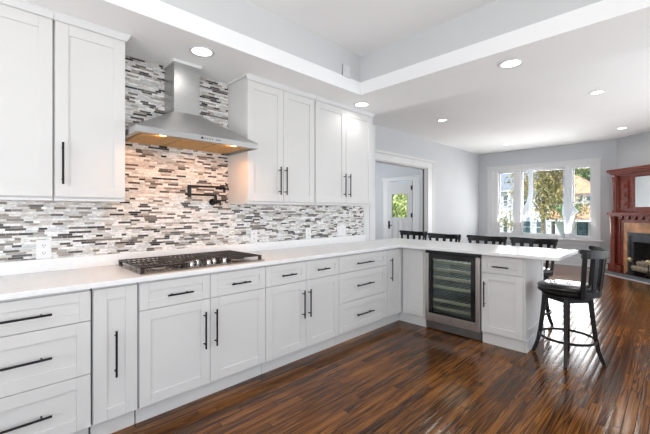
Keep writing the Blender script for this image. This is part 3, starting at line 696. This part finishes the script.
andiron(.76, 'brass ball andiron at the left side of the firebox'); andiron(1.16, 'brass ball andiron in front of the right end of the logs')
for (x, y, z, ln, rad, a, lab) in ((1.07, -.30, .16, .60, .058, 2, 'front log resting low across the andirons'), (1.05, -.16, .158, .58, .055, -3, 'rear log resting low across the andirons'),
                                   (1.10, -.235, .255, .56, .056, 4, 'topmost split log of the fireplace pile'), (.93, -.115, .262, .40, .045, -8, 'short log lying at the back of the fireplace pile')):
    m = MB(); n_ = 14; ringp = []
    for i in range(9):
        t_ = i/8; ringp.append([m.bm.verts.new((-ln/2+ln*t_, math.cos(k/n_*2*PI)*rad*(1+.08*math.sin(k*2.3+i*.9)), math.sin(k/n_*2*PI)*rad*(1+.08*math.sin(k*1.7+i*1.3)))) for k in range(n_)])
    for i in range(8):
        for k in range(n_): m.bm.faces.new((ringp[i][k], ringp[i][(k+1) % n_], ringp[i+1][(k+1) % n_], ringp[i+1][k]))
    m.bm.faces.new(ringp[0][::-1]); m.bm.faces.new(ringp[-1])
    o = m.build('firewood_log', BARK, None, smooth=True); o.location = loc_f(x, y, z); o.rotation_euler = (0, 0, math.radians(225+a)); tag(o, lab, 'log', 'logs in the fireplace')

# ---------------------------------------------------------------- gathered curtains at the window mullions
def curtain(y, prof, label):
    m = MB(); n_ = 36; rings = []
    for (dy, rad, z) in prof:
        rings.append([m.bm.verts.new((rad*.55*math.cos(k/n_*2*PI)*(1+.13*math.cos(k*3.0*2*PI/9)), dy+rad*math.sin(k/n_*2*PI)*(1+.13*math.cos(k*3.0*2*PI/9)), z)) for k in range(n_)])
    for a_, b_ in zip(rings, rings[1:]):
        for k in range(n_): m.bm.faces.new((a_[k], a_[(k+1) % n_], b_[(k+1) % n_], b_[k]))
    m.bm.faces.new(rings[0][::-1]); m.bm.faces.new(rings[-1])
    o = m.build('sheer_curtain', SHEER, None, smooth=True); o.location = (W-.075, y, 0); tag(o, label, 'curtain', 'gathered sheer curtains'); return o
curtain(-.29, [(.09, .02, 1.16), (.10, .07, 1.19), (.10, .10, 1.28), (.07, .085, 1.42), (.03, .06, 1.55), (0, .05, 1.75), (0, .048, 2.1), (0, .048, 2.38)], 'white sheer curtain gathered at the left mullion, ending in a puff halfway down')
curtain(-1.07, [(0, .04, .65), (0, .045, .9), (0, .05, 1.14), (-.02, .09, 1.2), (-.06, .15, 1.29), (-.02, .10, 1.42), (0, .06, 1.56), (0, .045, 1.8), (0, .045, 2.38)], 'white sheer curtain gathered at the right mullion, puffed in the middle')

# ---------------------------------------------------------------- outside
GR = simple('lawn', (.10, .16, .05), .9, 0, .3, 2); ASPH = simple('asphalt', (.22, .22, .22), .9, 0, .1, 1)
S('ground', MB().box(10.6, 60, -25, 40, -2.1, -2.0), GR)
S('street', MB().box(20, 27, -25, 40, -2.0, -1.99), ASPH)
SID1 = siding_mat('pale_siding', (.62, .68, .68)); SID2 = siding_mat('white_siding', (.78, .76, .74))
ROOFO = simple('orange_shingles', (.62, .33, .19), .85, 0, .2, 6); ROOFG = simple('grey_shingles', (.22, .25, .29), .85, 0, .15, 6)
PANE = simple('house_window', (.10, .14, .15), .15, 0, .3, 3); GREENT = simple('green_trim', (.03, .07, .06), .5)
def hwin(root, X, y, z, w2, h2, tr=None):
    o = MB().box(X-.08, X, y-w2-.09, y+w2+.09, z-h2-.09, z+h2+.09).build('window', tr or TRIM, root)
    MB().box(X-.10, X-.075, y-w2, y+w2, z-h2, z-.03).box(X-.10, X-.075, y-w2, y+w2, z+.03, z+h2).build('pane', PANE, o)
r = thing('house', (32, 9, -2), 'pale grey-green clapboard house seen through the left part of the window', 'house')
MB().box(0, 8, -4.9, 6, 0, 5.15).build('wall', SID1, r)
m = MB(); m.prism([(-.5, 5.1), (8.5, 5.1), (4, 8.0)], -4.9, 6.3, 'y'); m.build('roof', ROOFG, r)
MB().box(-.45, 0, -4.9, 6.2, 4.95, 5.12).build('eave', TRIM, r)
for y in (-1.75, -3.28, -4.25):
    hwin(r, 0, y, 2.0, .26, .46)
for y, z in ((-1.75, 4.2), (-3.28, 4.2), (-.3, 4.2), (-.3, 2.0)): hwin(r, 0, y, z, .26, .42)
pc = MB()
r_p = r
for y in (-.95, -2.6): MB().box(-2.3, -2.1, y-.1, y+.1, 0, 5.0).build('porch_post', TRIM, r)
r = thing('house', (32, 1.55, -2), 'white house with orange shingle roofs seen through the right part of the window', 'house')
MB().box(0, 7, -.4, 2.2, 0, 4.65).build('wall', SID2, r)
m = MB(); v = [m.bm.verts.new(p) for p in ((-.4, -.75, 4.62), (-.4, 2.5, 4.62), (7.4, 2.5, 4.62), (7.4, -.75, 4.62), (2.0, 1.2, 6.2), (5, 1.2, 6.2))]
for f in ((0, 1, 4), (1, 2, 5, 4), (2, 3, 5), (3, 0, 4, 5), (3, 2, 1, 0)): m.bm.faces.new([v[i] for i in f])
m.build('roof', ROOFO, r)
m = MB(); m.prism([(-2.2, 2.75), (-2.2, 2.85), (0, 3.65), (0, 2.75)], -.7, 2.3, 'y'); m.build('porch_roof', ROOFO, r)
MB().box(-2.15, -.01, -.65, 2.25, 2.55, 2.75).build('porch_beam', TRIM, r)
for y in (-.55, 2.1): MB().box(-2.1, -1.95, y-.09, y+.09, 0, 2.56).build('porch_post', TRIM, r)
for y in (.05, .6, 1.15): hwin(r, 0, y, 4.05, .16, .34)
hwin(r, 0, .45, 2.0, .24, .48, GREENT)
def leafmat(name, cs):
    m, t, b = new_mat(name); oi = t.nodes.new('ShaderNodeNewGeometry')
    wn_ = t.nodes.new('ShaderNodeTexNoise'); wn_.inputs['Scale'].default_value = 2.2; wn_.inputs['Detail'].default_value = 6; t.links.new(oi.outputs['Position'], wn_.inputs['Vector'])
    c = ramp(t, wn_.outputs['Fac'], [(.3, cs[0]), (.5, cs[1]), (.7, cs[2])]); t.links.new(c, b.inputs['Base Color']); b.inputs['Roughness'].default_value = .6
    return m
def tree(name, X, Y, z0, crown_, trunk_r, mat, label, n=2600, ls=.13, seed=1):
    rnd = random.Random(seed); r = thing(name, (X, Y, z0), label, 'tree')
    cx, cy_, cz, rx, ry, rz_ = crown_
    m = MB(); m.cyl((0, 0, 0), (cx, cy_, cz), trunk_r, trunk_r*.5, 12)
    for k in range(9):
        a = k*2.4; e = Vector((cx+rx*.7*math.cos(a), cy_+ry*.7*math.sin(a), cz+rz_*(.1+.09*k-.35))); m.cyl((cx*.7, cy_*.7, cz*.62+.05*k), e, trunk_r*.4, trunk_r*.1, 8)
    m.build('trunk', BARK, r)
    bm = bmesh.new()
    cl = [(rnd.gauss(0, .42), rnd.gauss(0, .42), rnd.gauss(0, .42)) for _ in range(46)]
    for _ in range(n):
        c = rnd.choice(cl); p = Vector((cx+rx*(c[0]+rnd.gauss(0, .16)), cy_+ry*(c[1]+rnd.gauss(0, .16)), cz+rz_*(c[2]+rnd.gauss(0, .12))))
        q = Euler((rnd.uniform(0, PI), rnd.uniform(0, PI), rnd.uniform(0, PI))).to_matrix(); s_ = ls*rnd.uniform(.6, 1.3)
        vs = [bm.verts.new(p+q@Vector(v_)*s_) for v_ in ((-.5, 0, 0), (0, -.3, .06), (.5, 0, 0), (0, .3, .06))]; bm.faces.new(vs)
    me = bpy.data.meshes.new('foliage'); bm.to_mesh(me); bm.free(); me.materials.append(mat)
    o = bpy.data.objects.new('foliage', me); col.objects.link(o); o.parent = r
AUT = leafmat('autumn_leaf', ((.13, .16, .05), (.36, .30, .10), (.52, .36, .17)))
GRN = leafmat('green_leaf', ((.03, .10, .03), (.09, .22, .07), (.22, .38, .16)))
LIM = leafmat('lime_leaf', ((.22, .32, .06), (.45, .52, .14), (.75, .78, .4)))
tree('street_tree', 21, 2.0, -2, (0, 0, 4.9, 1.6, 1.75, 2.1), .13, AUT, 'autumn coloured yellow-green street tree filling the middle window pane', 6500, .15, 3)
tree('garden_tree', 44, 3.5, -2, (0, 0, 7.2, 2.5, 2.6, 2.4), .3, GRN, 'green tree rising behind the orange roof at upper right of the window', 4500, .3, 5)
tree('small_tree', 17.5, .2, -2, (0, 0, 3.3, .5, .55, .35), .05, GRN, 'small dark green tree low in the right window pane', 700, .10, 8)
tree('young_tree', 24.5, 7.2, -2, (0, 0, 3.5, .7, .5, .6), .05, GRN, 'small green tree low in the left window pane', 500, .14, 9)
tree('lime_tree', 14, 6.2, -2, (0, 0, 3.1, 1.2, 1.6, 1.5), .12, LIM, 'bright lime green tree seen through the front door glass', 9000, .16, 11)
